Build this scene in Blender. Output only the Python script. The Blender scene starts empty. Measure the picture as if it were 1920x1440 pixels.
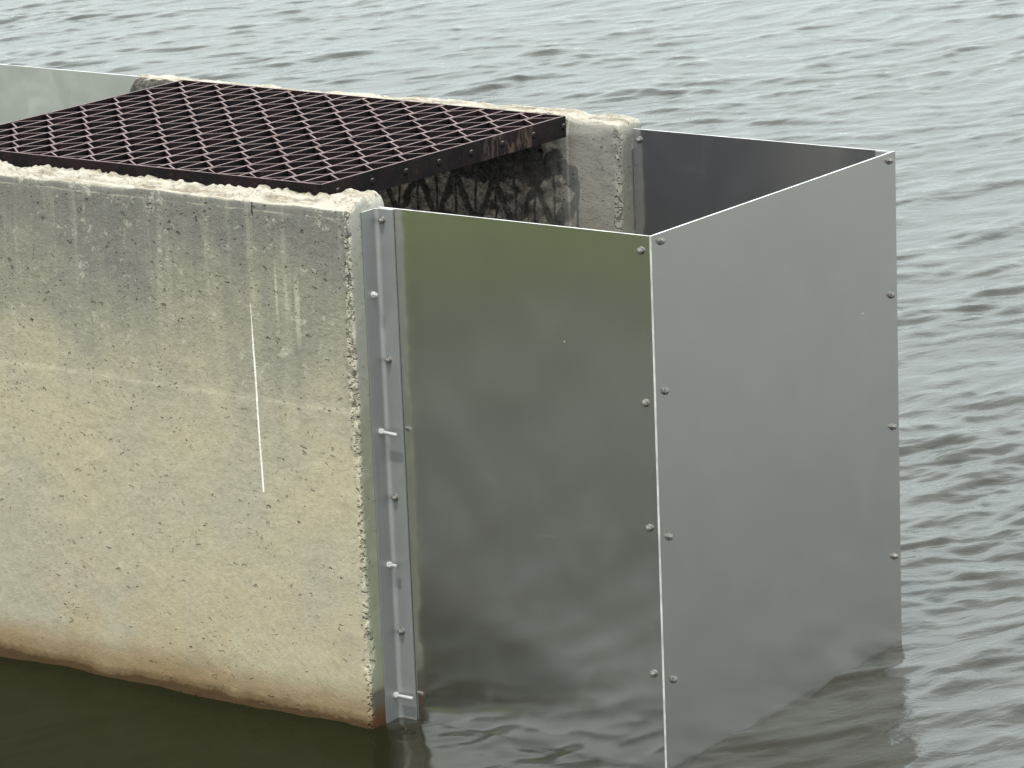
import bpy, bmesh, math, random
import numpy as np
from mathutils import Matrix, Vector

random.seed(7)
RNG = np.random.default_rng(11)
scene = bpy.context.scene
COL = scene.collection

# ------------------------------------------------------------------ helpers
def link(o, parent=None):
    COL.objects.link(o)
    if parent is not None:
        o.parent = parent
    return o

def mesh_obj(name, verts, faces, mats, parent=None, midx=None, smooth=False):
    me = bpy.data.meshes.new(name)
    me.from_pydata([tuple(v) for v in verts], [], [tuple(f) for f in faces])
    for m in (mats if isinstance(mats, (list, tuple)) else [mats]):
        me.materials.append(m)
    if midx is not None:
        me.polygons.foreach_set('material_index', midx)
    if smooth:
        me.polygons.foreach_set('use_smooth', [True] * len(me.polygons))
    me.update()
    return link(bpy.data.objects.new(name, me), parent)

def bm_obj(name, bm, mats, parent=None):
    me = bpy.data.meshes.new(name)
    bm.normal_update()
    bm.to_mesh(me); bm.free()
    for m in (mats if isinstance(mats, (list, tuple)) else [mats]):
        me.materials.append(m)
    return link(bpy.data.objects.new(name, me), parent)

def thing(name, label, cat, loc=(0, 0, 0), group=None):
    o = bpy.data.objects.new(name, None)
    o.empty_display_size = 0.1
    o.location = loc
    link(o)
    o['label'] = label; o['category'] = cat
    if group: o['group'] = group
    return o

def tag(o, label, cat, group=None):
    o['label'] = label; o['category'] = cat
    if group: o['group'] = group
    return o

def box(bm, lo, hi, bevel=0.0):
    r = bmesh.ops.create_cube(bm, size=1.0)
    vs = r['verts']
    for v in vs:
        v.co = Vector([lo[i] + (v.co[i] + .5) * (hi[i] - lo[i]) for i in range(3)])
    if bevel > 0:
        es = list({e for v in vs for e in v.link_edges})
        bmesh.ops.bevel(bm, geom=es, offset=bevel, segments=2, affect='EDGES', profile=.6)

def cyl(bm, p, d, r, h, n=16, r2=None, rot=0.0, chamfer=0.0):
    """closed cylinder from p along unit d"""
    d = Vector(d).normalized()
    q = Vector((0, 0, 1)).rotation_difference(d).to_matrix()
    if r2 is None: r2 = r
    prof = [(r, 0), (r2, h - chamfer), (r2 - chamfer, h)] if chamfer > 0 else [(r, 0), (r2, h)]
    rings = []
    for (rr, hh) in prof:
        rings.append([bm.verts.new(Vector(p) + q @ Vector((rr * math.cos(rot + 2 * math.pi * i / n), rr * math.sin(rot + 2 * math.pi * i / n), hh))) for i in range(n)])
    for a, b in zip(rings, rings[1:]):
        for i in range(n):
            bm.faces.new((a[i], a[(i + 1) % n], b[(i + 1) % n], b[i]))
    bm.faces.new(list(reversed(rings[0]))); bm.faces.new(rings[-1])

# numpy value noise ---------------------------------------------------------
def _h(ix, iy, iz, seed):
    n = (ix.astype(np.int64) * 374761393 + iy.astype(np.int64) * 668265263 + iz.astype(np.int64) * 2147483647 + seed * 1274126177) & 0xffffffff
    n = ((n ^ (n >> 13)) * 1274126177) & 0xffffffff
    n = ((n ^ (n >> 16)) * 2246822519) & 0xffffffff
    return ((n ^ (n >> 15)) & 0xffffff) / float(0xffffff) * 2 - 1

def vnoise(x, y, z, seed=0):
    x = np.asarray(x, float); y = np.asarray(y, float) + 0 * x; z = np.asarray(z, float) + 0 * x
    ix, iy, iz = np.floor(x), np.floor(y), np.floor(z)
    fx, fy, fz = x - ix, y - iy, z - iz
    s = lambda t: t * t * t * (t * (t * 6 - 15) + 10)
    fx, fy, fz = s(fx), s(fy), s(fz)
    out = 0
    for a in (0, 1):
        for b in (0, 1):
            for c in (0, 1):
                w = (fx if a else 1 - fx) * (fy if b else 1 - fy) * (fz if c else 1 - fz)
                out = out + w * _h(ix + a, iy + b, iz + c, seed)
    return out

def fbm(x, y, z, octv=4, seed=0):
    o, a, t = 0, 1.0, 0
    for k in range(octv):
        o = o + a * vnoise(x * 2 ** k, y * 2 ** k, z * 2 ** k, seed + 17 * k); t += a; a *= .5
    return o / t

def sstep(a, b, x):
    t = np.clip((x - a) / (b - a), 0, 1)
    return t * t * (3 - 2 * t)

# shader node helper --------------------------------------------------------
class NT:
    def __init__(self, name):
        self.m = bpy.data.materials.new(name)
        self.m.use_nodes = True
        self.t = self.m.node_tree
        self.t.nodes.clear()
        self.out = self.t.nodes.new('ShaderNodeOutputMaterial')
    def n(self, typ, **kw):
        nd = self.t.nodes.new(typ)
        for k, v in kw.items():
            setattr(nd, k, v)
        return nd
    def l(self, a, b): self.t.links.new(a, b)
    def setin(self, sock, v):
        if v is None: return
        if isinstance(v, bpy.types.NodeSocket): self.l(v, sock)
        else: sock.default_value = v
    def math(self, op, a, b=None, c=None, clamp=False):
        nd = self.n('ShaderNodeMath', operation=op); nd.use_clamp = clamp
        self.setin(nd.inputs[0], a); self.setin(nd.inputs[1], b); self.setin(nd.inputs[2], c)
        return nd.outputs[0]
    def mul(self, a, b): return self.math('MULTIPLY', a, b)
    def add(self, a, b): return self.math('ADD', a, b)
    def sub(self, a, b): return self.math('SUBTRACT', a, b)
    def step(self, v, lo, hi, t0=0.0, t1=1.0):
        nd = self.n('ShaderNodeMapRange', interpolation_type='SMOOTHSTEP')
        self.setin(nd.inputs[0], v); self.setin(nd.inputs[1], lo); self.setin(nd.inputs[2], hi)
        self.setin(nd.inputs[3], t0); self.setin(nd.inputs[4], t1)
        return nd.outputs[0]
    def mix(self, f, a, b, blend='MIX'):
        nd = self.n('ShaderNodeMix', data_type='RGBA', blend_type=blend)
        self.setin(nd.inputs[0], f)
        for s, v in ((nd.inputs[6], a), (nd.inputs[7], b)):
            if isinstance(v, bpy.types.NodeSocket): self.l(v, s)
            else: s.default_value = (*v[:3], 1)
        return nd.outputs[2]
    def noise(self, vec, scale, detail=4, rough=.55, dist=0.0):
        nd = self.n('ShaderNodeTexNoise')
        self.setin(nd.inputs['Vector'], vec)
        nd.inputs['Scale'].default_value = scale; nd.inputs['Detail'].default_value = detail
        nd.inputs['Roughness'].default_value = rough; nd.inputs['Distortion'].default_value = dist
        return nd.outputs[0]
    def voro(self, vec, scale, feature='F1', rand=1.0):
        nd = self.n('ShaderNodeTexVoronoi', feature=feature)
        self.setin(nd.inputs['Vector'], vec); nd.inputs['Scale'].default_value = scale
        nd.inputs['Randomness'].default_value = rand
        return nd
    def scaled(self, vec, s):
        nd = self.n('ShaderNodeVectorMath', operation='MULTIPLY')
        self.l(vec, nd.inputs[0]); nd.inputs[1].default_value = s
        return nd.outputs[0]
    def vadd(self, a, b):
        nd = self.n('ShaderNodeVectorMath', operation='ADD')
        self.setin(nd.inputs[0], a); self.setin(nd.inputs[1], b)
        return nd.outputs[0]
    def bump(self, h, strength, dist, normal=None):
        nd = self.n('ShaderNodeBump')
        self.l(h, nd.inputs['Height']); nd.inputs['Strength'].default_value = strength
        nd.inputs['Distance'].default_value = dist
        if normal is not None: self.l(normal, nd.inputs['Normal'])
        return nd.outputs[0]
    def pos(self):
        g = self.n('ShaderNodeTexCoord')
        s = self.n('ShaderNodeSeparateXYZ'); self.l(g.outputs['Object'], s.inputs[0])
        return g.outputs['Object'], s.outputs[0], s.outputs[1], s.outputs[2]
    def nrm(self):
        g = self.n('ShaderNodeNewGeometry')
        s = self.n('ShaderNodeSeparateXYZ'); self.l(g.outputs['Normal'], s.inputs[0])
        return s.outputs[0], s.outputs[1], s.outputs[2]
    def bsdf(self, **kw):
        b = self.n('ShaderNodeBsdfPrincipled')
        for k, v in kw.items():
            s = b.inputs[k.replace('_', ' ')]
            if isinstance(v, bpy.types.NodeSocket): self.l(v, s)
            elif isinstance(v, (tuple, list)): s.default_value = (*v[:3], 1)
            else: s.default_value = v
        return b
    def done(self, shader):
        self.l(shader, self.out.inputs['Surface']); return self.m

# ------------------------------------------------------------------ dimensions (metres, water at z = 0)
L_BOX, Y_PAN, W_BOX, T_PAN = 0.7325, 0.101, 1.0275, 1.200
Y_FAR = Y_PAN + W_BOX
CAM_LOC = (4.9963, -6.30459, 2.85181)
CAM_R = (0.81484068, 0.57841122, -0.0384073)
CAM_U = (-0.1127335, 0.2231074, 0.96825319)
CAM_F = (-0.56861747, 0.7846423, -0.24700331)

# ------------------------------------------------------------------ materials
def concrete_material(name, far=False):
    N = NT(name)
    P, x, y, z = N.pos()
    nx, ny, nz = N.nrm()
    big = N.noise(P, 2.6, 5, .6)
    mid = N.noise(P, 9.0, 6, .65)
    fine = N.noise(P, 70.0, 5, .7)
    grain = N.noise(P, 260.0, 3, .7)
    streakv = N.scaled(P, (17.0, 17.0, 0.9))
    streak = N.noise(streakv, 1.0, 5, .6)
    cream = (.420, .381, .268); grey = (.378, .350, .268)
    col = N.mix(N.step(big, .4, .62), cream, grey)
    col = N.mix(N.step(mid, .45, .75, 0, .45), col, (.42, .375, .262))
    # weathered grey top, running down in streaks
    t = N.add(z, N.add(N.mul(N.sub(big, .5), .55), N.mul(N.sub(streak, .5), .34)))
    st = N.step(t, .60, 1.20, 0, .95)
    col = N.mix(st, col, (.155, .152, .140))
    st2 = N.mul(N.step(N.noise(N.scaled(P, (30., 30., 1.6)), 1.0, 4, .6), .52, .68), N.step(z, .8, 1.0, 0, .28))
    col = N.mix(st2, col, (.40, .39, .31))
    # ochre bloom toward the waterline
    oc = N.mul(N.step(N.noise(P, 4.3, 4, .6), .42, .62), N.step(N.add(z, N.mul(N.sub(mid, .5), .2)), .10, .36, .42, 0))
    col = N.mix(oc, col, (.38, .285, .165))
    # fine blotch and aggregate
    col = N.mix(N.step(fine, .35, .7, 0, .42), col, N.mix(1.0, col, (.62, .61, .58), 'MULTIPLY'))
    col = N.mix(N.step(grain, .6, .78, 0, .5), col, (.56, .53, .44))
    warp = N.n('ShaderNodeTexNoise'); N.l(P, warp.inputs['Vector']); warp.inputs['Scale'].default_value = 62; warp.inputs['Detail'].default_value = 2
    wv = N.vadd(P, N.scaled(warp.outputs['Color'], (.034, .034, .018)))
    def pits(scale, r0, r1, keep):
        v = N.voro(N.scaled(wv, (1.0, 1.0, 1.45)), scale)
        sep = N.n('ShaderNodeSeparateColor'); N.l(v.outputs['Color'], sep.inputs[0])
        rad = N.step(sep.outputs[0], keep, 1.0, 0.0, r1)
        m = N.step(N.sub(v.outputs['Distance'], rad), -r0, 0.0, 1, 0)
        return N.mul(m, N.math('GREATER_THAN', sep.outputs[0], keep))
    fl = N.mul(N.step(N.noise(wv, 30.0, 5, .75), .585, .66, 0, .55), N.step(z, .5, .95, .2, 1.0))
    col = N.mix(fl, col, (.47, .45, .375))
    dens = N.step(N.add(z, N.mul(N.sub(mid, .5), .9)), .45, 1.0, .45, 1.0)
    dens = N.mul(dens, N.step(N.noise(P, 3.3, 2), .38, .55, .35, 1.0))
    p1 = pits(36.0, .06, .24, .48)
    p2 = N.mul(pits(80.0, .09, .30, .5), N.math('GREATER_THAN', N.add(N.noise(P, 6.0, 3), N.mul(z, .12)), .56))
    p3 = pits(12.0, .03, .09, .66)
    pit = N.math('MAXIMUM', N.math('MAXIMUM', p1, p2), p3)
    pitc = N.mul(pit, dens)
    col = N.mix(N.mul(pitc, .68), col, (.06, .054, .044))
    # construction joint and drip ledge: sun-caught edge painted as a pale line on each
    wob = N.mul(N.sub(N.noise(N.scaled(P, (14., 0, 0)), 1.0, 4, .7), .5), .012)
    if not far:
        for z0, w, s in ((.7495, .0012, .20), (1.188, .0016, .30)):
            d = N.math('ABSOLUTE', N.sub(N.add(z, wob), z0))
            f = N.mul(N.step(d, w * .4, w * 1.6, s, 0), N.step(N.noise(N.scaled(P, (11., 0, 0)), 1.0, 4, .7), .44, .56))
            f = N.mul(f, N.math('LESS_THAN', ny, -.3))
            col = N.mix(f, col, (.62, .59, .46))
        # straight chalk-white line down the face
        xl = N.add(x, N.add(.291, N.mul(N.sub(z, .97), .018)))
        taper = N.mul(N.step(z, .528, .534), N.step(z, .968, .85, 0, 1))
        wl = N.add(.0008, N.mul(taper, .0017))
        f = N.mul(N.mul(N.math('LESS_THAN', N.math('ABSOLUTE', xl), wl), N.mul(N.math('GREATER_THAN', z, .53), N.math('LESS_THAN', z, .972))),
                  N.math('LESS_THAN', ny, -.3))
        col = N.mix(N.mul(f, .95), col, (.80, .79, .72))
        # pale lime runs
        for xc, w, za, zb in ((-.214, .006, .90, 1.10), (-.155, .011, .86, 1.08), (-.185, .008, .93, 1.06)):
            f = N.mul(N.step(N.math('ABSOLUTE', N.sub(N.add(x, N.mul(wob, .4)), xc)), w * .2, w, .55, 0), N.mul(N.step(z, za, za + .08), N.step(z, zb - .08, zb, 1, 0)))
            col = N.mix(N.mul(f, N.math('LESS_THAN', ny, -.3)), col, (.47, .455, .35))
        # crack under the lip
        xc = N.add(x, N.add(.2715, N.mul(N.sub(fine, .5), .010)))
        f = N.mul(N.step(N.math('ABSOLUTE', xc), .0012, .0030, 1, 0), N.math('GREATER_THAN', z, 1.176))
        col = N.mix(N.mul(f, .9), col, (.02, .017, .014))
    # green film on the saw-cut end
    endm = N.mul(N.step(nx, .55, .8), N.step(x, -.03, -.012))
    ecol = N.mix(N.step(N.add(z, N.mul(N.sub(mid, .5), .25)), .66, .86), (.315, .33, .235), (.40, .39, .33))
    ecol = N.mix(N.step(N.noise(P, 14.0, 5), .5, .68, 0, .4), ecol, (.47, .47, .40))
    col = N.mix(N.mul(endm, .9 if not far else .35), col, ecol)
    # chipped arris: pale broken aggregate
    wz = N.add(N.add(.0015, N.step(N.math('ABSOLUTE', N.sub(z, .86)), .03, .22, .010, .0022)), N.mul(N.sub(N.noise(N.scaled(P, (0, 0, 22.)), 1.0, 3, .6), .5), .014))
    arr = N.mul(N.step(N.sub(N.math('ABSOLUTE', N.add(x, .006)), wz), .0, .005, 1, 0), N.math('LESS_THAN', ny, -.15))
    agg = N.step(N.noise(P, 120.0, 3, .6), .46, .56)
    col = N.mix(N.mul(arr, N.mul(agg, .6)), col, (.55, .50, .38))
    col = N.mix(N.mul(arr, N.step(N.noise(P, 95.0, 2, .5), .60, .66, 0, .6)), col, (.11, .095, .07))
    # bleached top surface
    topm = N.step(nz, .45, .75)
    tn = N.noise(N.scaled(P, (5., 70., 30.)), 1.0, 6, .7)
    tcol = N.mix(N.step(tn, .38, .62), (.19, .16, .115), (.455, .425, .36))
    tcol = N.mix(N.step(mid, .42, .66), tcol, (.44, .415, .355))
    tcol = N.mix(N.step(N.noise(P, 55.0, 4, .7), .57, .70, 0, .7), tcol, (.13, .105, .075))
    col = N.mix(N.mul(topm, .95), col, tcol)
    # darker, speckled inner face below the grating, brown in patches
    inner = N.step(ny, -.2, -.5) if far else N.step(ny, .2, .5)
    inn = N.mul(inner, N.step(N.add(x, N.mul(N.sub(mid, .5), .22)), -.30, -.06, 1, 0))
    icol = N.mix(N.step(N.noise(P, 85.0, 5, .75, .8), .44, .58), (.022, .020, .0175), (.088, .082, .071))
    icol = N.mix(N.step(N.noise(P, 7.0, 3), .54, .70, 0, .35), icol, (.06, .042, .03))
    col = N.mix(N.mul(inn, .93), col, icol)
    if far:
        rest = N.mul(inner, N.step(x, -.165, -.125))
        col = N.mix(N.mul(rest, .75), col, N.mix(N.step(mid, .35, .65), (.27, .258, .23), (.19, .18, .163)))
        v = N.step(N.math('ABSOLUTE', N.add(x, N.add(.148, wob))), .001, .004, .3, 0)
        col = N.mix(N.mul(v, inner), col, (.42, .40, .34))
    # algae and iron band at the waterline
    zz = N.add(z, N.add(N.mul(N.sub(mid, .5), .035), N.mul(N.sub(N.noise(N.scaled(P, (3., 3., 0)), 1.0, 3), .5), .05)))
    zz = N.add(zz, N.mul(N.sub(fine, .5), .022))
    side = N.step(nz, .5, .3)
    col = N.mix(N.mul(N.step(zz, .040, .13, .72, 0), side), col, (.185, .115, .05))
    col = N.mix(N.mul(N.step(zz, .014, .026, .95, 0), side), col, (.034, .023, .012))
    col = N.mix(N.mul(N.step(zz, .026, .042, .6, 0), side), col, (.085, .052, .022))
    blotch = N.mul(endm, N.step(N.add(z, N.mul(N.sub(mid, .5), .05)), .085, .10, .9, 0))
    col = N.mix(blotch, col, N.mix(N.step(z, .03, .07), (.10, .045, .02), (.12, .105, .085)))
    hh = N.add(N.add(N.mul(mid, .5), N.mul(fine, N.step(z, .5, 1.0, .18, .35))), N.sub(N.mul(grain, .13), N.mul(pit, 1.7)))
    hh = N.sub(hh, N.mul(arr, N.mul(N.step(N.noise(P, 95.0, 2, .5), .5, .64), 1.0)))
    hh = N.add(hh, N.mul(topm, N.add(N.mul(tn, 1.6), N.mul(N.noise(P, 55.0, 4, .7), 1.2))))
    bm_ = N.bump(hh, .85, .008)
    rough = N.step(zz, .03, .09, .45, .92)
    b = N.bsdf(Base_Color=col, Roughness=rough, Normal=bm_)
    b.inputs['Specular IOR Level'].default_value = .25
    return N.done(b.outputs[0])

M_CONC_NEAR = concrete_material('weathered_concrete')
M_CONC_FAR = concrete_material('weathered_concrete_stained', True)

def sheet_metal(name, base, rough, diff, smudge=.25, tint=(.34, .34, .33), wavy=.13, drips=.22, scratches=()):
    N = NT(name)
    P, x, y, z = N.pos()
    big = N.noise(P, 1.7, 3, .5)
    sm = N.noise(P, 6.5, 5, .62, .8)
    brush = N.noise(N.scaled(P, (3.0, 3.0, 240.0)), 1.0, 3, .6)
    grain = N.noise(P, 190.0, 3, .6)
    r = N.add(rough, N.add(N.mul(N.sub(sm, .5), .045), N.mul(N.sub(brush, .5), .03)))
    smk = N.step(sm, .56, .74, 0, smudge)
    col = N.mix(N.step(big, .35, .65), base, tuple(c * .93 for c in base))
    col = N.mix(N.step(brush, .35, .7, 0, .16), col, tuple(c * .78 for c in base))
    drip = N.mul(N.step(N.noise(N.scaled(P, (26., 26., 1.1)), 1.0, 4, .6), .58, .72), drips)
    # sparse scratches and specks
    v = N.voro(N.scaled(P, (1.0, 1.0, .75)), 9.0)
    sep = N.n('ShaderNodeSeparateColor'); N.l(v.outputs['Color'], sep.inputs[0])
    speck = N.mul(N.math('LESS_THAN', v.outputs['Distance'], .016), N.math('GREATER_THAN', sep.outputs[1], .6))
    sc = None
    for (cx, cz, rr, xa, xb, zmin) in scratches:
        dx = N.sub(x, cx); dz = N.sub(z, cz)
        d = N.math('ABSOLUTE', N.sub(N.math('SQRT', N.add(N.mul(dx, dx), N.mul(dz, dz))), rr))
        f = N.mul(N.mul(N.step(d, .0006, .0016, 1, 0), N.math('GREATER_THAN', z, zmin)), N.mul(N.math('GREATER_THAN', x, xa), N.math('LESS_THAN', x, xb)))
        sc = f if sc is None else N.math('MAXIMUM', sc, f)
    nb = N.bump(N.add(N.noise(P, 2.4, 2, .4), 0.0), wavy, .012)
    wet = N.step(N.add(z, N.mul(N.sub(sm, .5), .03)), .003, .012, .35, 0)
    col = N.mix(wet, col, (.16, .15, .12))
    metal = N.bsdf(Base_Color=col, Metallic=1.0, Roughness=r, Normal=nb)
    dcol = N.mix(speck, N.mix(N.step(sm, .4, .7), tint, tuple(c * 1.2 for c in tint)), (.7, .68, .62))
    dull = N.bsdf(Base_Color=dcol, Roughness=.55)
    mx = N.n('ShaderNodeMixShader')
    f = N.math('MULTIPLY', N.sub(1.0, wet), N.add(N.add(diff, N.mul(smk, .55)), N.add(N.mul(drip, .4), N.mul(speck, .6))))
    if sc is not None: f = N.math('MAXIMUM', f, N.mul(sc, .22))
    N.l(f, mx.inputs[0]); N.l(metal.outputs[0], mx.inputs[1]); N.l(dull.outputs[0], mx.inputs[2])
    return N.done(mx.outputs[0])

M_SHEET = sheet_metal('mill_finish_sheet', (.66, .665, .645), .145, .045, smudge=.06, tint=(.30, .285, .255), drips=.08, scratches=((.20, .50, .14, .245, .315, .52), (.45, .20, .30, .40, .46, .3)))
M_SHEET_FRONT = sheet_metal('mill_finish_sheet_dull', (.47, .452, .42), .23, .11, smudge=.03, tint=(.27, .27, .26), drips=.07)
M_SHEET_IN = sheet_metal('mill_finish_sheet_stained', (.60, .60, .62), .16, .15, smudge=.10, tint=(.27, .27, .295), drips=.12)
M_SHEET_OLD = sheet_metal('weathered_sheet', (.60, .62, .61), .42, .62, tint=(.31, .325, .312))
M_ANGLE = sheet_metal('galvanised_angle', (.475, .47, .45), .40, .58, smudge=.4, tint=(.20, .212, .212), wavy=.15)

def simple(name, col, rough, metal=0.0, var=.25, scale=60.0, bump=0.0):
    N = NT(name)
    P, x, y, z = N.pos()
    n1 = N.noise(P, scale, 4, .6)
    c = N.mix(N.step(n1, .35, .65), col, tuple(v * (1 - var) for v in col))
    kw = dict(Base_Color=c, Roughness=rough, Metallic=metal)
    if bump: kw['Normal'] = N.bump(n1, .6, bump)
    return N.done(N.bsdf(**kw).outputs[0])

M_CUT = simple('bright_cut_edge', (.74, .74, .72), .45, .35, .35, 25.0)
M_BOLT = simple('zinc_bolt', (.27, .26, .24), .42, .7, .35, 300.0)
M_ROD = simple('bright_stud', (.55, .555, .55), .4, .4, .2, 400.0)

def rust_material():
    N = NT('old_rusted_steel')
    P, x, y, z = N.pos()
    nx, ny, nz = N.nrm()
    n1 = N.noise(P, 14.0, 5, .65); n2 = N.noise(P, 90.0, 4, .7); n3 = N.noise(P, 5.0, 3)
    c = N.mix(N.step(n1, .4, .62), (.0075, .006, .007), (.016, .0095, .0095))
    c = N.mix(N.step(n2, .56, .74, 0, .7), c, (.052, .029, .019))
    c = N.mix(N.step(n3, .56, .70, 0, .5), c, (.009, .011, .015))
    # pale scale and droppings on one stretch of the end bar
    pm = N.mul(N.mul(N.step(y, .58, .66), N.step(y, .79, .83, 1, 0)), N.step(x, -.005, -.003))
    c = N.mix(N.mul(pm, N.step(N.noise(N.scaled(P, (1., 40., 12.)), 1.0, 4, .7, 1.0), .48, .62, 0, .6)), c, (.13, .09, .065))
    # worn upper edges
    top = N.step(nz, .55, .8)
    c = N.mix(N.mul(top, .9), c, N.mix(N.step(n2, .38, .66), (.21, .165, .16), (.13, .092, .088)))
    b = N.bsdf(Base_Color=c, Roughness=.72, Normal=N.bump(n2, .5, .002))
    b.inputs['Specular IOR Level'].default_value = .10
    return N.done(b.outputs[0])
M_RUST = rust_material()

def water_material():
    N = NT('lake_water')
    P, x, y, z = N.pos()
    a = math.atan2(.91, .41)
    rot = N.n('ShaderNodeVectorRotate', rotation_type='Z_AXIS'); N.l(P, rot.inputs['Vector'])
    rot.inputs['Angle'].default_value = -math.atan2(.91, .41)
    RV = rot.outputs[0]
    n1 = N.noise(N.scaled(RV, (5.0, 11.0, 1.0)), 1.0, 3, .5, .7)
    n2 = N.noise(N.scaled(RV, (20.0, 38.0, 1.0)), 1.0, 4, .6, .6)
    # sheltered side of the pier is calmer
    lee = N.mul(N.step(y, -.05, .35), 1.0)
    lee = N.math('MAXIMUM', N.step(y, -.1, .5), N.step(x, .5, 1.3))
    amp = N.add(.22, N.mul(lee, .78))
    h = N.mul(N.add(N.mul(n1, .0054), N.mul(n2, .0017)), amp)
    nb = N.n('ShaderNodeBump'); N.l(h, nb.inputs['Height']); nb.inputs['Strength'].default_value = 1.0; nb.inputs['Distance'].default_value = 1.0
    # painted-in dimming of the wall's reflection: weaker mirror, darker body in a patch
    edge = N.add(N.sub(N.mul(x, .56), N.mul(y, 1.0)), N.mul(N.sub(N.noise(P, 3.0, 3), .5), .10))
    dim_refl = N.mul(N.mul(N.step(N.add(x, N.mul(N.sub(y, .05), .82)), -.005, .05, 1, 0), N.step(y, .0, .04, 1, 0)), N.mul(N.step(edge, .36, .52, 1, 0), N.step(x, -2.2, -1.7)))
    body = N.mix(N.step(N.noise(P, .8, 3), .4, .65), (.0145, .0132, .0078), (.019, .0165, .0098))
    body = N.mix(dim_refl, body, (.0095, .0098, .0045))
    fr = N.n('ShaderNodeFresnel'); fr.inputs['IOR'].default_value = 1.333; N.l(nb.outputs[0], fr.inputs['Normal'])
    g = N.n('ShaderNodeBsdfGlossy'); g.inputs['Color'].default_value = (.97, 1.0, .99, 1); g.inputs['Roughness'].default_value = .045
    N.l(nb.outputs[0], g.inputs['Normal'])
    d = N.n('ShaderNodeBsdfDiffuse'); N.l(body, d.inputs['Color'])
    mx = N.n('ShaderNodeMixShader'); N.l(N.mul(fr.outputs[0], N.sub(1.0, N.mul(dim_refl, .72))), mx.inputs[0]); N.l(d.outputs[0], mx.inputs[1]); N.l(g.outputs[0], mx.inputs[2])
    return N.done(mx.outputs[0])
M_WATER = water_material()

# ------------------------------------------------------------------ concrete walls
def shell(xs, ys, zs):
    """surface of a box sampled on shared axis arrays; returns verts, quads"""
    nx, ny, nz = len(xs), len(ys), len(zs)
    ids = -np.ones((nx, ny, nz), np.int64)
    surf = np.zeros((nx, ny, nz), bool)
    surf[[0, -1]] = True; surf[:, [0, -1]] = True; surf[:, :, [0, -1]] = True
    I = np.argwhere(surf)
    ids[surf] = np.arange(len(I))
    V = np.stack([xs[I[:, 0]], ys[I[:, 1]], zs[I[:, 2]]], 1)
    Q = []
    def grid(A, flip):
        a, b, c, d = A[:-1, :-1], A[1:, :-1], A[1:, 1:], A[:-1, 1:]
        q = np.stack([a, b, c, d], -1).reshape(-1, 4)
        Q.append(q[:, ::-1] if flip else q)
    grid(ids[0], True); grid(ids[-1], False)
    grid(ids[:, 0], False); grid(ids[:, -1], True)
    grid(ids[:, :, 0], True); grid(ids[:, :, -1], False)
    return V, np.concatenate(Q)

def axis(lo, hi, step, fine=None):
    n = max(2, int(round((hi - lo) / step)) + 1)
    return np.linspace(lo, hi, n)

def round_box(V, lo, hi, r):
    lo = np.array(lo); hi = np.array(hi); r = r[:, None]
    q = np.minimum(np.maximum(V, lo + r), hi - r)
    d = V - q
    n = np.linalg.norm(d, axis=1, keepdims=True)
    cheb = np.max(np.abs(d), axis=1, keepdims=True)
    return q + d / np.maximum(n, 1e-9) * np.minimum(cheb, r)

def big_mesh(name, V, Q, mat, smooth=True):
    me = bpy.data.meshes.new(name)
    me.vertices.add(len(V)); me.vertices.foreach_set('co', V.astype(np.float32).ravel())
    me.loops.add(Q.size); me.loops.foreach_set('vertex_index', Q.astype(np.int32).ravel())
    me.polygons.add(len(Q)); me.polygons.foreach_set('loop_start', np.arange(0, Q.size, 4, dtype=np.int32))
    me.polygons.foreach_set('use_smooth', np.ones(len(Q), bool))
    me.materials.append(mat); me.update(calc_edges=True); me.validate()
    return link(bpy.data.objects.new(name, me))

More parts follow.
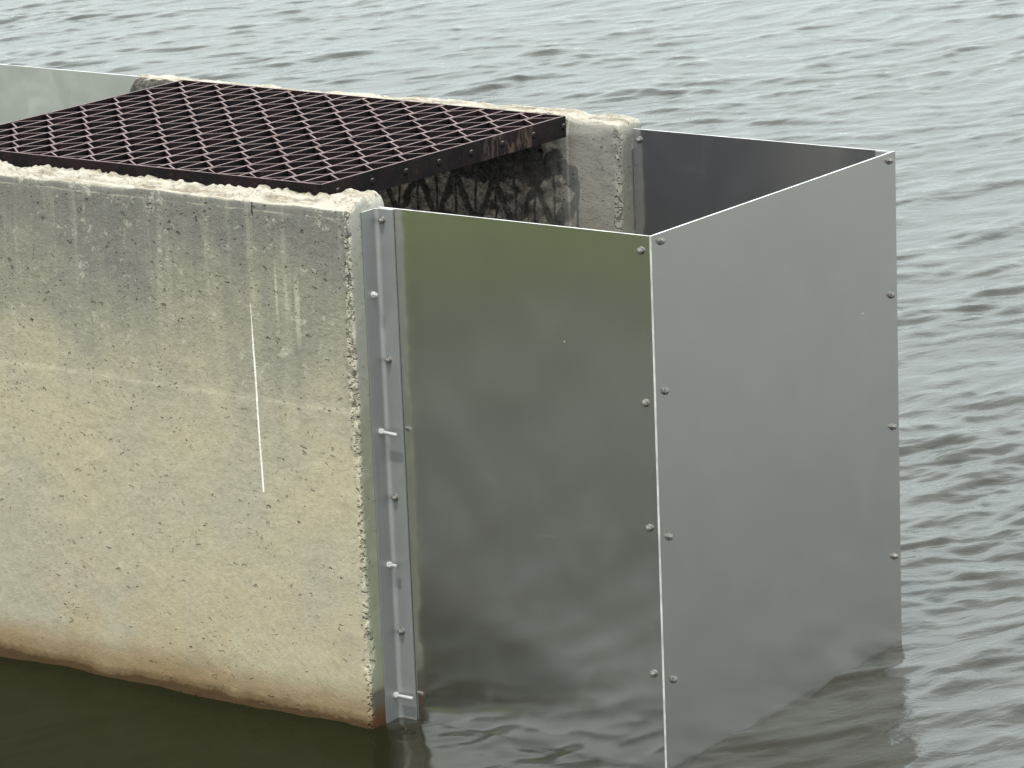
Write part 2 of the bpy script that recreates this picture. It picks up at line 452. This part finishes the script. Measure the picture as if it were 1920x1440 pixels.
def wall(name, lo, hi, mat, far):
    xs = axis(lo[0], hi[0], .0065); ys = axis(lo[1], hi[1], .006); zs = axis(lo[2], hi[2], .0065)
    V, Q = shell(xs, ys, zs)
    x, y, z = V.T
    r = (.008 if far else .005) + .009 * np.clip(fbm(x * 9, y * 9, z * 9, 4, 3) + .25, 0, 1.2)
    r = r + .016 * sstep(.35, .75, vnoise(x * 11, y * 3, z * 11, 9)) * (sstep(-.06, -.01, x) + sstep(1.15, 1.2, z) * (1.0 if far else .25)).clip(0, 1)
    if far:
        r = r + .012 * sstep(1.12, 1.2, z)
        r = r + .03 * sstep(-1.48, -1.58, x) * sstep(1.1, 1.2, z)
    else:
        r = r + .014 * sstep(-.08, -.0, x) * sstep(1.12, 1.2, z) * sstep(.06, .12, y)
    P = round_box(V, lo, hi, r)
    px, py, pz = P.T.copy()
    # lumps on every face
    c = (np.array(lo) + np.array(hi)) / 2
    n1 = fbm(px * 22, py * 22, pz * 22, 4, 21)
    top = sstep(hi[2] - .03, hi[2] - .006, pz)
    # arris break-outs
    ar = np.exp(-((px + .004) / .010) ** 2) * sstep(.5, .0, np.abs(py - (lo[1])) / .02)
    chip = np.maximum(0, fbm(px * 60, py * 60, pz * 60, 3, 44) + .05) * (.35 + .9 * np.exp(-((pz - .86) / .12) ** 2) + .5 * vnoise(0 * px, 0 * px, pz * 20, 2)).clip(.1, 1.4)
    py2 = py + (ar * chip * .014 if True else 0)
    px2 = px - ar * chip * .012
    near_face = sstep(lo[1] + .02, lo[1] + .004, py)
    py2 = py2 + near_face * n1 * .0012
    # lower lift stands slightly proud at the joint, upper band slightly set back
    if not far:
        wob = fbm(px * 14, 0 * px, 0 * px, 3, 5) * .006
        py2 = py2 - near_face * (0.0011 * sstep(.7535, .7470, pz + wob) + .0009 * sstep(1.1915, 1.185, pz + wob))
    # rough mortar on the top
    strata = fbm(px * 5, py * 60, 0 * px, 4, 31)
    lump = fbm(px * 12, py * 16, 0 * px, 4, 8)
    if far:
        dz = top * (.005 * lump + .004 * strata + .004 + .004 * fbm(px * 55, py * 70, 0 * px, 3, 12))
        dz += top * .012 * sstep(-.2, .05, vnoise(px * 3.2, 0 * px, 0 * px, 77)) * sstep(hi[1] - .01, hi[1] - .06, py)
        pz2 = pz + dz
        # rough rendered lining under the grating
        inn = sstep(lo[1] + .02, lo[1] + .004, py) * sstep(-.145, -.16, px) * sstep(1.205, 1.19, pz)
        lining = .010 + .008 * fbm(px * 40, py * 40, pz * 40, 4, 66) + .005 * vnoise(px * 12, py, pz * 12, 5)
        py2 = py2 - inn * np.maximum(lining, 0)
    else:
        ridge = .016 * sstep(.015, .055, py) + .006 * fbm(px * 9, 0 * px, 0 * px, 4, 15) * sstep(.01, .05, py)
        dz = top * (ridge + .003 * lump + .0045 * strata + (.006 * fbm(px * 45, py * 70, 0 * px, 3, 12) + .005 * vnoise(px * 95, py * 100, 0 * px, 13)) * sstep(.0, .03, py))
        pz2 = pz + dz
        seat = sstep(.056, .062, py2) * sstep(-.106, -.114, px)
        pz2 = np.where(top > 0, pz2 * (1 - seat) + np.minimum(pz2, 1.1925) * seat, pz2)
    P = np.stack([px2, py2, pz2], 1)
    return big_mesh(name, P, Q, mat)

w = wall('concrete_wall', (-1.56, 0, -.3), (.0, .148, 1.2095), M_CONC_NEAR, False)
tag(w, 'stained near concrete wall with a straight white line down its face, in dark water', 'concrete wall', 'concrete walls of the intake pier')
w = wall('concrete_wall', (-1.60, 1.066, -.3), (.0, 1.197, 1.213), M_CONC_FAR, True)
tag(w, 'farther concrete wall with a bleached top, behind the rusty grating', 'concrete wall', 'concrete walls of the intake pier')

# ------------------------------------------------------------------ grating
GX0, GX1, GY0, GY1, GZ = -1.3286, -.1182, .0605, 1.014, 1.248
DEP = .052
grating = thing('steel_grating', 'rusty dark steel walkway grating laid across the two concrete walls', 'grating', (GX1, GY0, GZ - DEP))
def gz(x, y):
    fx = np.clip((x - GX0) / (GX1 - GX0), 0, 1); fy = (y - GY0) / (GY1 - GY0)
    return GZ - .0065 * fx * fy
def bar_path(pts, t, d, parent, name, z_off=0.0):
    """flat bar standing on edge following pts (x, y); thickness t, depth d"""
    pts = [Vector((p[0], p[1])) for p in pts]
    Lf, Rt = [], []
    for i, p in enumerate(pts):
        a = (p - pts[i - 1]).normalized() if i > 0 else (pts[1] - p).normalized()
        b = (pts[i + 1] - p).normalized() if i < len(pts) - 1 else a
        m = (a + b).normalized(); n = Vector((-m.y, m.x))
        k = 1 / max(.5, n.dot(Vector((-a.y, a.x))))
        Lf.append(p + n * t / 2 * k); Rt.append(p - n * t / 2 * k)
    V, F = [], []
    for l, r_ in zip(Lf, Rt):
        zt = float(gz(l.x, l.y)) - z_off
        V += [(l.x, l.y, zt), (r_.x, r_.y, zt), (r_.x, r_.y, zt - d), (l.x, l.y, zt - d)]
    n = len(pts)
    for i in range(n - 1):
        a, b = 4 * i, 4 * i + 4
        for k in range(4):
            F.append((a + k, a + (k + 1) % 4, b + (k + 1) % 4, b + k))
    F.append((3, 2, 1, 0)); F.append(tuple(4 * (n - 1) + k for k in range(4)))
    Vl = np.array(V) - np.array(parent.location)
    o = mesh_obj(name, Vl, F, M_RUST, parent)
    bmm = bmesh.new(); bmm.from_mesh(o.data); bmesh.ops.recalc_face_normals(bmm, faces=bmm.faces[:]); bmm.to_mesh(o.data); bmm.free()
    return o
# object coordinates for the rust: keep them world-like by an offset-free parent
NB = 21
pitch = (GX1 - GX0) / (NB - 1)
RP = .127
Y0 = .878
rivet_y = [Y0 + RP * k for k in range(-6, 2)]
bars = []
for i in range(NB):
    xx = GX0 + i * pitch
    if i == NB - 1:
        o = bar_path([(xx, GY0), (xx, GY1)], .0055, DEP, grating, 'end_bar')
        endbar = o
    elif i == 0:
        o = bar_path([(xx, GY0), (xx, GY1)], .0055, DEP, grating, 'end_bar')
    else:
        jx = random.gauss(0, .0012)
        o = bar_path([(xx + jx, GY0 + .0035), (xx + random.gauss(0, .0016), (GY0 + GY1) / 2), (xx - jx, GY1 - .0035)], .0056, DEP - .004, grating, 'bearing_bar', random.uniform(.0004, .0016))
for i in range(NB - 1):
    xa, xb = GX0 + i * pitch, GX0 + (i + 1) * pitch
    xa += .0042; xb -= .0042
    # contact with the right-hand bar at rivet_y when (NB-1-(i+1)) is even
    offr = 0 if (NB - 2 - i) % 2 == 0 else RP / 2
    pts = []
    fl = .0125
    yy = Y0 + offr - RP * 9
    while yy < GY1 + RP:
        pts += [(xb, yy - fl), (xb, yy + fl), (xa, yy + RP / 2 - fl), (xa, yy + RP / 2 + fl)]
        yy += RP
    lo_, hi_ = GY0 + .004, GY1 - .004
    out = []
    for p, q in zip(pts, pts[1:]):
        if q[1] < lo_ or p[1] > hi_: continue
        def cut(yc): 
            t = (yc - p[1]) / (q[1] - p[1]); return (p[0] + t * (q[0] - p[0]), yc)
        if p[1] < lo_: out.append(cut(lo_))
        else: out.append(p) if not out else None
        if q[1] > hi_: out.append(cut(hi_)); break
        out.append((q[0] + random.gauss(0, .0004), q[1] + random.gauss(0, .0015)))
    bar_path(out, .0043, .032, grating, 'crimped_bar', random.uniform(.0008, .0022))
bar_path([(GX0 + .003, GY0), (GX1 - .003, GY0)], .005, .048, grating, 'edge_band', .0)
bar_path([(GX0 + .003, GY1), (GX1 - .003, GY1)], .005, .048, grating, 'edge_band', .0)
base_loc = Vector(grating.location)
def rivet_mesh():
    bm = bmesh.new()
    bmesh.ops.create_uvsphere(bm, u_segments=12, v_segments=8, radius=.0085)
    for v in bm.verts: v.co.x *= .45
    me = bpy.data.meshes.new('rivet'); bm.to_mesh(me); bm.free(); me.materials.append(M_RUST)
    for p in me.polygons: p.use_smooth = True
    return me
rm = rivet_mesh()
for yy in rivet_y:
    o = bpy.data.objects.new('rivet', rm); link(o, endbar)
    o.location = Vector((GX1 + .003, yy, float(gz(GX1, yy)) - .026)) - base_loc
# seat angle bolted to the far wall carries the far edge
bm = bmesh.new()
box(bm, (GX0, GY1 - .004, GZ - DEP - .0125), (GX1 - .10, 1.064, GZ - DEP - .0065))
box(bm, (GX0, 1.0575, GZ - DEP - .06), (GX1 - .10, 1.0635, GZ - DEP - .0126))
bmesh.ops.translate(bm, verts=bm.verts[:], vec=-base_loc)
bm_obj('seat_angle', bm, M_RUST, grating)

# ------------------------------------------------------------------ metal box
def plate(name, lo, hi, parent, mat, edge_mat=None, bow=0.0):
    """thin plate; faces on the thin sides get the bright cut-edge material; slightly bowed"""
    th = int(np.argmin([hi[i] - lo[i] for i in range(3)]))
    seg = [1 if i == th else 14 for i in range(3)]
    ax = [np.linspace(lo[i], hi[i], seg[i] + 1) for i in range(3)]
    V, Q = shell(*ax)
    u = [i for i in range(3) if i != th]
    a = (V[:, u[0]] - lo[u[0]]) / (hi[u[0]] - lo[u[0]]); b = (V[:, u[1]] - lo[u[1]]) / (hi[u[1]] - lo[u[1]])
    V0 = V.copy()
    V[:, th] += bow * np.sin(np.pi * a) * (.5 + .5 * np.sin(np.pi * b)) 
    c = V0[Q]
    nrm_axis = np.argmin(c.max(1) - c.min(1), axis=1)
    midx = (nrm_axis != th).astype(int)
    o = mesh_obj(name, V, Q.tolist(), [mat, edge_mat or M_CUT], parent, midx.tolist())
    sm = (midx == 0)
    o.data.polygons.foreach_set('use_smooth', sm.tolist())
    # hard edge between face and rim
    o.data.set_sharp_from_angle(angle=math.radians(40))
    return o

boxt = thing('metal_screen_box', 'open-topped grey metal sheet box bolted to the ends of the concrete walls', 'metal box', (0, 0, 0))
TH = .005
panel_near = plate('side_panel', (.006, Y_PAN, -.35), (L_BOX - TH - .0005, Y_PAN + TH, T_PAN), boxt, M_SHEET, bow=.0025)
panel_far = plate('side_panel', (.006, Y_FAR - TH, -.35), (L_BOX - TH - .0005, Y_FAR, T_PAN), boxt, M_SHEET_IN, bow=-.002)
panel_front = plate('front_panel', (L_BOX - TH, Y_PAN - .002, -.35), (L_BOX, Y_FAR + .002, T_PAN + .001), boxt, M_SHEET_FRONT, bow=.002)
panel_front['label'] = 'dull grey front sheet'

def angle_iron(name, pts_a, pts_b, parent, mat, z0, z1, t=.004):
    bm = bmesh.new()
    box(bm, (pts_a[0], pts_a[1], z0), (pts_a[2], pts_a[3], z1), .0006)
    box(bm, (pts_b[0], pts_b[1], z0), (pts_b[2], pts_b[3], z1), .0006)
    return bm_obj(name, bm, mat, parent)
# bent mounting angle: one leg on the concrete end, one leg lapped over the sheet
def bent_angle(name, y_out, y_fold, xl, sgn, parent, ztop=T_PAN - .002):
    """L profile with a rounded fold, extruded in z; sgn -1: leg lies on the -y side of the sheet"""
    t = .004
    prof = []
    x0 = .0012
    yf = y_fold + sgn * .0006            # sheet-side face of the x leg
    # outer line (against concrete / sheet)
    outer = [(x0, y_out), (x0, yf)] + [(xl, yf)]
    r = .012
    arc = [(x0 + t + r - r * math.cos(a), yf + sgn * (t + r) - sgn * r * math.sin(a)) for a in np.linspace(0, math.pi / 2, 9)]
    inner = [(x0 + t, y_out)] + arc + [(xl, yf + sgn * t)]
    prof = outer + inner[::-1]
    zs = np.linspace(-.3, ztop, 30)
    V, F = [], []
    n = len(prof)
    for z in zs:
        for (px, py) in prof: V.append((px, py, z))
    for k in range(len(zs) - 1):
        for i in range(n):
            F.append((k * n + i, k * n + (i + 1) % n, (k + 1) * n + (i + 1) % n, (k + 1) * n + i))
    F.append(tuple(range(n))[::-1]); F.append(tuple(range((len(zs) - 1) * n, len(zs) * n)))
    o = mesh_obj(name, V, F, [M_ANGLE, M_CUT], parent)
    bmm = bmesh.new(); bmm.from_mesh(o.data); bmesh.ops.recalc_face_normals(bmm, faces=bmm.faces[:]); bmm.to_mesh(o.data); bmm.free()
    for p in o.data.polygons:
        if abs(p.normal.z) > .9: p.material_index = 1
        p.use_smooth = abs(p.normal.z) < .9
    o.data.set_sharp_from_angle(angle=math.radians(35))
    return o
ang_near = bent_angle('mounting_angle', .046, Y_PAN, .0505, -1, boxt)
ang_far = bent_angle('mounting_angle', Y_FAR + .055, Y_FAR, .0505, 1, boxt, T_PAN - .05)

# inside corner angles that join the sheets
xi = L_BOX - TH
for ysgn, yi in ((1, Y_PAN + TH), (-1, Y_FAR - TH)):
    bm = bmesh.new()
    a, b = (yi + .0006, yi + .0046) if ysgn > 0 else (yi - .0046, yi - .0006)
    box(bm, (xi - .042, a, -.3), (xi - .0051, b, T_PAN - .0015), .0005)
    a, b = (yi + .0006, yi + .042) if ysgn > 0 else (yi - .042, yi - .0006)
    box(bm, (xi - .0050, a, -.3), (xi - .0008, b, T_PAN - .0025), .0005)
    bm_obj('corner_angle', bm, M_ANGLE, boxt)

def bolt_mesh(name, stud, seed, hexr=.0074):
    rnd = random.Random(seed)
    bm = bmesh.new()
    cyl(bm, (0, 0, -.001), (0, 0, 1), .0088, .0026, 20, chamfer=.0004)
    cyl(bm, (0, 0, .0012), (0, 0, 1), hexr, .0068, 6, rot=rnd.uniform(0, 1), chamfer=.0010)
    cyl(bm, (0, 0, .006), (0, 0, 1), .0042, .0045 + stud, 14, chamfer=.0008)
    if stud > .01:     # thread rings on the long studs
        for k in range(int(stud / .0022)):
            cyl(bm, (0, 0, .009 + k * .0022), (0, 0, 1), .0046, .0010, 14)
    me = bpy.data.meshes.new(name); bm.normal_update(); bm.to_mesh(me); bm.free()
    return me
BM = []
for s in range(4):
    me = bolt_mesh('bolt', 0.0, s); me.materials.append(M_BOLT); BM.append(me)
def bolt(parent, loc, d, name='bolt', me=None, tilt=0.0):
    o = bpy.data.objects.new(name, me or random.choice(BM))
    link(o, parent)
    dv = Vector(d).normalized() + Vector([random.gauss(0, .035) for _ in range(3)])
    q = Vector((0, 0, 1)).rotation_difference(dv)
    o.rotation_mode = 'QUATERNION'; o.rotation_quaternion = q
    o.location = loc
    return o
for zz in (1.167, .834, .556, .226): bolt(panel_near, (.704, Y_PAN, zz), (0, -1, 0))
for zz in (1.172, .853, .533, .216): bolt(ang_near, (.0205, Y_PAN - .0046, zz), (0, -1, 0))
for zz in (1.184, .857, .532, .208): bolt(panel_front, (L_BOX, .1335, zz), (1, 0, 0))
for zz in (1.183, .864, .545, .226): bolt(panel_front, (L_BOX, 1.1005, zz), (1, 0, 0))
for zz in (1.174, .85, .53, .21): bolt(panel_far, (.024, Y_FAR - TH, zz), (0, -1, 0))
for yy, zz, ln, tl in ((.071, 1.006, .002, 0), (.0745, .690, .034, .05), (.080, .376, .012, -.03), (.082, .064, .038, .06)):
    me = bolt_mesh('anchor_bolt', ln, int(zz * 100), .0076); me.materials.append(M_ROD)
    bolt(ang_near, (.0052, yy, zz), (1, 0, -tl), 'anchor_bolt', me)

# the lone sheet at the far left
lone = plate('metal_sheet', (-2.75, 1.172, -.35), (-1.578, 1.177, 1.212), None, M_SHEET_OLD, bow=.004)
tag(lone, 'pale grey metal sheet standing at the far left, behind the grating corner', 'metal sheet')

# ------------------------------------------------------------------ water
def water():
    hd = np.array([CAM_F[0], CAM_F[1]]); hd /= np.linalg.norm(hd)
    rt = np.array([hd[1], -hd[0]])
    c0 = np.array([CAM_LOC[0], CAM_LOC[1]])
    fine_u = np.arange(-2.9, 2.9001, .0135)
    v1 = np.concatenate([np.arange(6.0, 10.5, .0115), np.arange(10.5, 21.5, .022)])
    g = np.geomspace(.05, 600, 34)
    u = np.concatenate([fine_u[0] - g[::-1], fine_u, fine_u[-1] + g])
    v = np.concatenate([v1[0] - g[::-1], v1, v1[-1] + g])
    U, Vv = np.meshgrid(u, v, indexing='ij')
    X = c0[0] + rt[0] * U + hd[0] * Vv; Y = c0[1] + rt[1] * U + hd[1] * Vv
    fade = sstep(3.6, 2.9, np.abs(U)) * sstep(5.2, 6.0, Vv) * sstep(23.5, 21.5, Vv)
    lee = np.maximum(sstep(-.15, .55, Y), sstep(.3, .9, X))
    # the screen box damps the chop right at its faces
    amp = (.20 + .80 * lee) * fade
    gust = .75 + .45 * fbm(X * .45, Y * .45, 0 * X, 3, 91)
    rng = np.random.default_rng(5)
    th0 = math.atan2(-.41, .91)
    H = np.zeros_like(X); DX = np.zeros_like(X); DY = np.zeros_like(X)
    wx = fbm(X * .8, Y * .8, 0 * X, 2, 1); wy = fbm(X * .8, Y * .8, 0 * X + 9, 2, 2)
    Xw = X + .22 * wx; Yw = Y + .22 * wy
    far_f = sstep(13, 9, Vv)
    for k in range(54):
        lam = math.exp(rng.uniform(math.log(.075), math.log(.9)))
        th = th0 + rng.normal(0, .42)
        kk = 2 * math.pi / lam
        ph = rng.uniform(0, 6.28)
        slope = .006 if lam > .45 else (.0105 if lam > .2 else .0150)
        a = slope / kk
        kx, ky = kk * math.cos(th), kk * math.sin(th)
        m = vnoise(Xw * .35 / max(lam, .2), Yw * .35 / max(lam, .2), 0 * X + k * 3.1, 100 + k)
        env = np.clip(.6 + 1.1 * m, 0, 1.6)
        p = kx * Xw + ky * Yw + ph + 1.3 * m
        q = .5 + .5 * np.sin(p)
        H += a * env * (q ** 1.12 * 2.05 - 1.0)
        cst = np.cos(p) * a * env * .15
        DX += cst * math.cos(th); DY += cst * math.sin(th)
    # short steep wavelets riding on the chop, here and there
    for k in range(26):
        lam = rng.uniform(.26, .66); th = th0 + rng.normal(0, .22); kk = 2 * math.pi / lam
        m = vnoise(Xw * 1.5, Yw * 1.5, 0 * X + k * 5.7, 300 + k)
        ca, sa = math.cos(th), math.sin(th)
        A = ca * Xw + sa * Yw; B = -sa * Xw + ca * Yw
        m2 = fbm(A * 6.5, B * 3.0, 0 * X + k * 2.3, 2, 400 + k)
        p = kk * A + rng.uniform(0, 6.28) + 1.6 * m
        env = np.clip(3.0 * m2 - .36, 0, 1)
        ang = (p + math.pi) % (2 * math.pi) - math.pi
        w1 = (.016 + .006 * sstep(9, 13, Vv)) * kk; w2 = .11 * kk
        H += .0062 * env * np.where(ang > 0, np.exp(-(ang / w1) ** 2), np.exp(-(ang / w2) ** 2))
    Z = H * amp * gust
    # ripples slapping against the sheets
    dfront = np.hypot(np.maximum(0, X - L_BOX), np.maximum(0, np.abs(Y - .6) - .55))
    dside = np.hypot(np.maximum(0, Y_PAN - Y), np.maximum(0, np.abs(X - .38) - .36))
    slap = np.exp(-(np.minimum(dfront, dside) / .16))
    Z += fade * slap * (.010 * vnoise(X * 3.1, Y * 3.1, 0 * X, 51) + .006 * vnoise(X * 7.5 + .3 * Y, Y * 7.5, 0 * X, 52) + .0022 * vnoise(X * 21, Y * 21, 0 * X, 53))
    X = X + DX * amp; Y = Y + DY * amp
    n, m_ = X.shape
    ids = np.arange(n * m_).reshape(n, m_)
    Q = np.stack([ids[:-1, :-1], ids[1:, :-1], ids[1:, 1:], ids[:-1, 1:]], -1).reshape(-1, 4)
    P = np.stack([X, Y, Z], -1).reshape(-1, 3)
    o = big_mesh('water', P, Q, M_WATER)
    if o.data.polygons[len(Q) // 2].normal.z < 0:
        o.data.flip_normals()
    o['kind'] = 'structure'
    return o
water()

# ------------------------------------------------------------------ wooded shore behind the photographer's left (seen in the side sheet's reflection)
def shore():
    N = NT('grass_bank'); P, x, y, z = N.pos()
    c = N.mix(N.step(N.noise(P, 1.2, 5), .35, .65), (.10, .15, .020), (.14, .175, .034))
    c = N.mix(N.step(z, .1, .35, .8, 0), c, (.10, .085, .05))
    mg = N.done(N.bsdf(Base_Color=c, Roughness=.9).outputs[0])
    N = NT('leaf_canopy'); P, x, y, z = N.pos()
    c = N.mix(N.step(N.noise(P, .8, 4), .4, .62), (.030, .038, .018), (.062, .070, .030))
    ml = N.done(N.bsdf(Base_Color=c, Roughness=.8).outputs[0])
    d = np.array([-.588, -.809]); r = np.array([d[1], -d[0]])
    o0 = np.array([.4, .1])
    us = np.linspace(-45, 45, 91); vs = np.array([9.5, 10.2, 11, 12, 13.5, 16, 20, 30, 60, 120])
    hs = np.array([-.4, .25, .75, 1.4, 2.0, 2.4, 2.6, 2.9, 4, 6])
    V = []; Q = []
    for u in us:
        for v, h in zip(vs, hs):
            w_ = .5 * float(vnoise(u * .3, v * .3, 0, 4))
            p = o0 + d * (v + w_ + .004 * u * u) + r * u
            V.append((p[0], p[1], h + .12 * float(vnoise(u, v, 0, 6))))
    nv = len(vs)
    for i in range(len(us) - 1):
        for j in range(nv - 1):
            a = i * nv + j; Q.append((a, a + 1, a + nv + 1, a + nv))
    b = mesh_obj('bank', V, Q, mg, smooth=True)
    bmm = bmesh.new(); bmm.from_mesh(b.data); bmesh.ops.recalc_face_normals(bmm, faces=bmm.faces[:])
    if sum(f.normal.z for f in bmm.faces) < 0: bmesh.ops.reverse_faces(bmm, faces=bmm.faces[:])
    bmm.to_mesh(b.data); bmm.free()
    b['kind'] = 'structure'
    # leafy mass of the wood
    rng = np.random.default_rng(3)
    Vs, Fs = [], []
    n = 0
    for _ in range(70):
        u = rng.uniform(-40, 40); v = rng.uniform(15.5, 21)
        hgt = rng.uniform(3.6, 4.8); rad = rng.uniform(1.3, 2.2)
        c = o0 + d * (v + .004 * u * u) + r * u
        k = 420
        dirs = rng.normal(size=(k, 3)); dirs /= np.linalg.norm(dirs, axis=1, keepdims=True)
        rr = rng.uniform(.55, 1.0, (k, 1)) ** .5
        ctr = np.array([c[0], c[1], 2.9 + hgt * .5]) + dirs * rr * np.array([rad, rad, hgt * .52])
        for q in ctr:
            a = rng.normal(size=3); a /= np.linalg.norm(a); b2 = np.cross(a, rng.normal(size=3)); b2 /= np.linalg.norm(b2)
            s = rng.uniform(.16, .34)
            Vs += [q + a * s, q + b2 * s * .6, q - a * s, q - b2 * s * .6]
            Fs.append((n, n + 1, n + 2, n + 3)); n += 4
    w_ = mesh_obj('wood', Vs, Fs, ml)
    w_['kind'] = 'stuff'
    tag(w_, 'dense green wood on the grassy bank behind the viewpoint', 'wood')
shore()

# ------------------------------------------------------------------ light
SUN = Vector((.03, -.34, .93)).normalized()
el = math.asin(SUN.z); az = math.atan2(SUN.x, SUN.y)
sl = bpy.data.lights.new('sun', 'SUN'); sl.energy = 3.6; sl.angle = math.radians(.6); sl.color = (1.0, .95, .87)
so = bpy.data.objects.new('sun', sl); link(so)
so.rotation_mode = 'QUATERNION'; so.rotation_quaternion = Vector((0, 0, 1)).rotation_difference(SUN)
so.location = (0, -3, 8)

wd = bpy.data.worlds.new('World'); scene.world = wd; wd.use_nodes = True
t = wd.node_tree; t.nodes.clear()
out = t.nodes.new('ShaderNodeOutputWorld'); bg = t.nodes.new('ShaderNodeBackground')
sky = t.nodes.new('ShaderNodeTexSky'); sky.sky_type = 'NISHITA'; sky.sun_disc = False
sky.sun_elevation = el; sky.sun_rotation = az; sky.altitude = 50; sky.air_density = 1.0; sky.dust_density = 3.0; sky.ozone_density = 1.0
# thin bright cloud over the blue
tc = t.nodes.new('ShaderNodeTexCoord')
mp = t.nodes.new('ShaderNodeMapping'); mp.inputs['Scale'].default_value = (1, 1, 2.6)
nz = t.nodes.new('ShaderNodeTexNoise'); nz.inputs['Scale'].default_value = 2.6; nz.inputs['Detail'].default_value = 6; nz.inputs['Roughness'].default_value = .6
mr = t.nodes.new('ShaderNodeMapRange'); mr.interpolation_type = 'SMOOTHSTEP'
for i, v in enumerate((.36, .66, .80, .97)): mr.inputs[i + 1].default_value = v
mx = t.nodes.new('ShaderNodeMix'); mx.data_type = 'RGBA'
mx.inputs[7].default_value = (17.4, 18.75, 18.9, 1)
# thicker, greyer cloud low over the horizon
sx = t.nodes.new('ShaderNodeSeparateXYZ'); hm = t.nodes.new('ShaderNodeMapRange'); hm.interpolation_type = 'SMOOTHSTEP'
for i, v in enumerate((.05, .36, .64, 1.0)): hm.inputs[i + 1].default_value = v
hz = t.nodes.new('ShaderNodeMix'); hz.data_type = 'RGBA'; hz.blend_type = 'MULTIPLY'; hz.inputs[0].default_value = 1.0
t.links.new(tc.outputs['Generated'], sx.inputs[0]); t.links.new(sx.outputs[2], hm.inputs[0]); t.links.new(hm.outputs[0], hz.inputs[7])
t.links.new(tc.outputs['Generated'], mp.inputs[0]); t.links.new(mp.outputs[0], nz.inputs['Vector'])
t.links.new(nz.outputs[0], mr.inputs[0]); t.links.new(mr.outputs[0], mx.inputs[0])
t.links.new(sky.outputs[0], mx.inputs[6]); t.links.new(mx.outputs[2], hz.inputs[6]); t.links.new(hz.outputs[2], bg.inputs[0])
bg.inputs[1].default_value = .12
t.links.new(bg.outputs[0], out.inputs[0])

# ------------------------------------------------------------------ camera
cam = bpy.data.cameras.new('camera'); co = bpy.data.objects.new('camera', cam); link(co)
M = Matrix((CAM_R, CAM_U, tuple(-c for c in CAM_F))).transposed()
co.matrix_world = Matrix.Translation(CAM_LOC) @ M.to_4x4()
cam.sensor_width = 36; cam.lens = 7000 / 1920 * 36
cam.clip_start = .05; cam.clip_end = 5000
scene.camera = co

vs = scene.view_settings
vs.view_transform = 'Standard'; vs.look = 'None'; vs.gamma = 1; vs.exposure = .16
scene.cycles.max_bounces = 7
scene.cycles.diffuse_bounces = 3
scene.cycles.glossy_bounces = 5
scene.cycles.caustics_reflective = False
scene.cycles.caustics_refractive = False
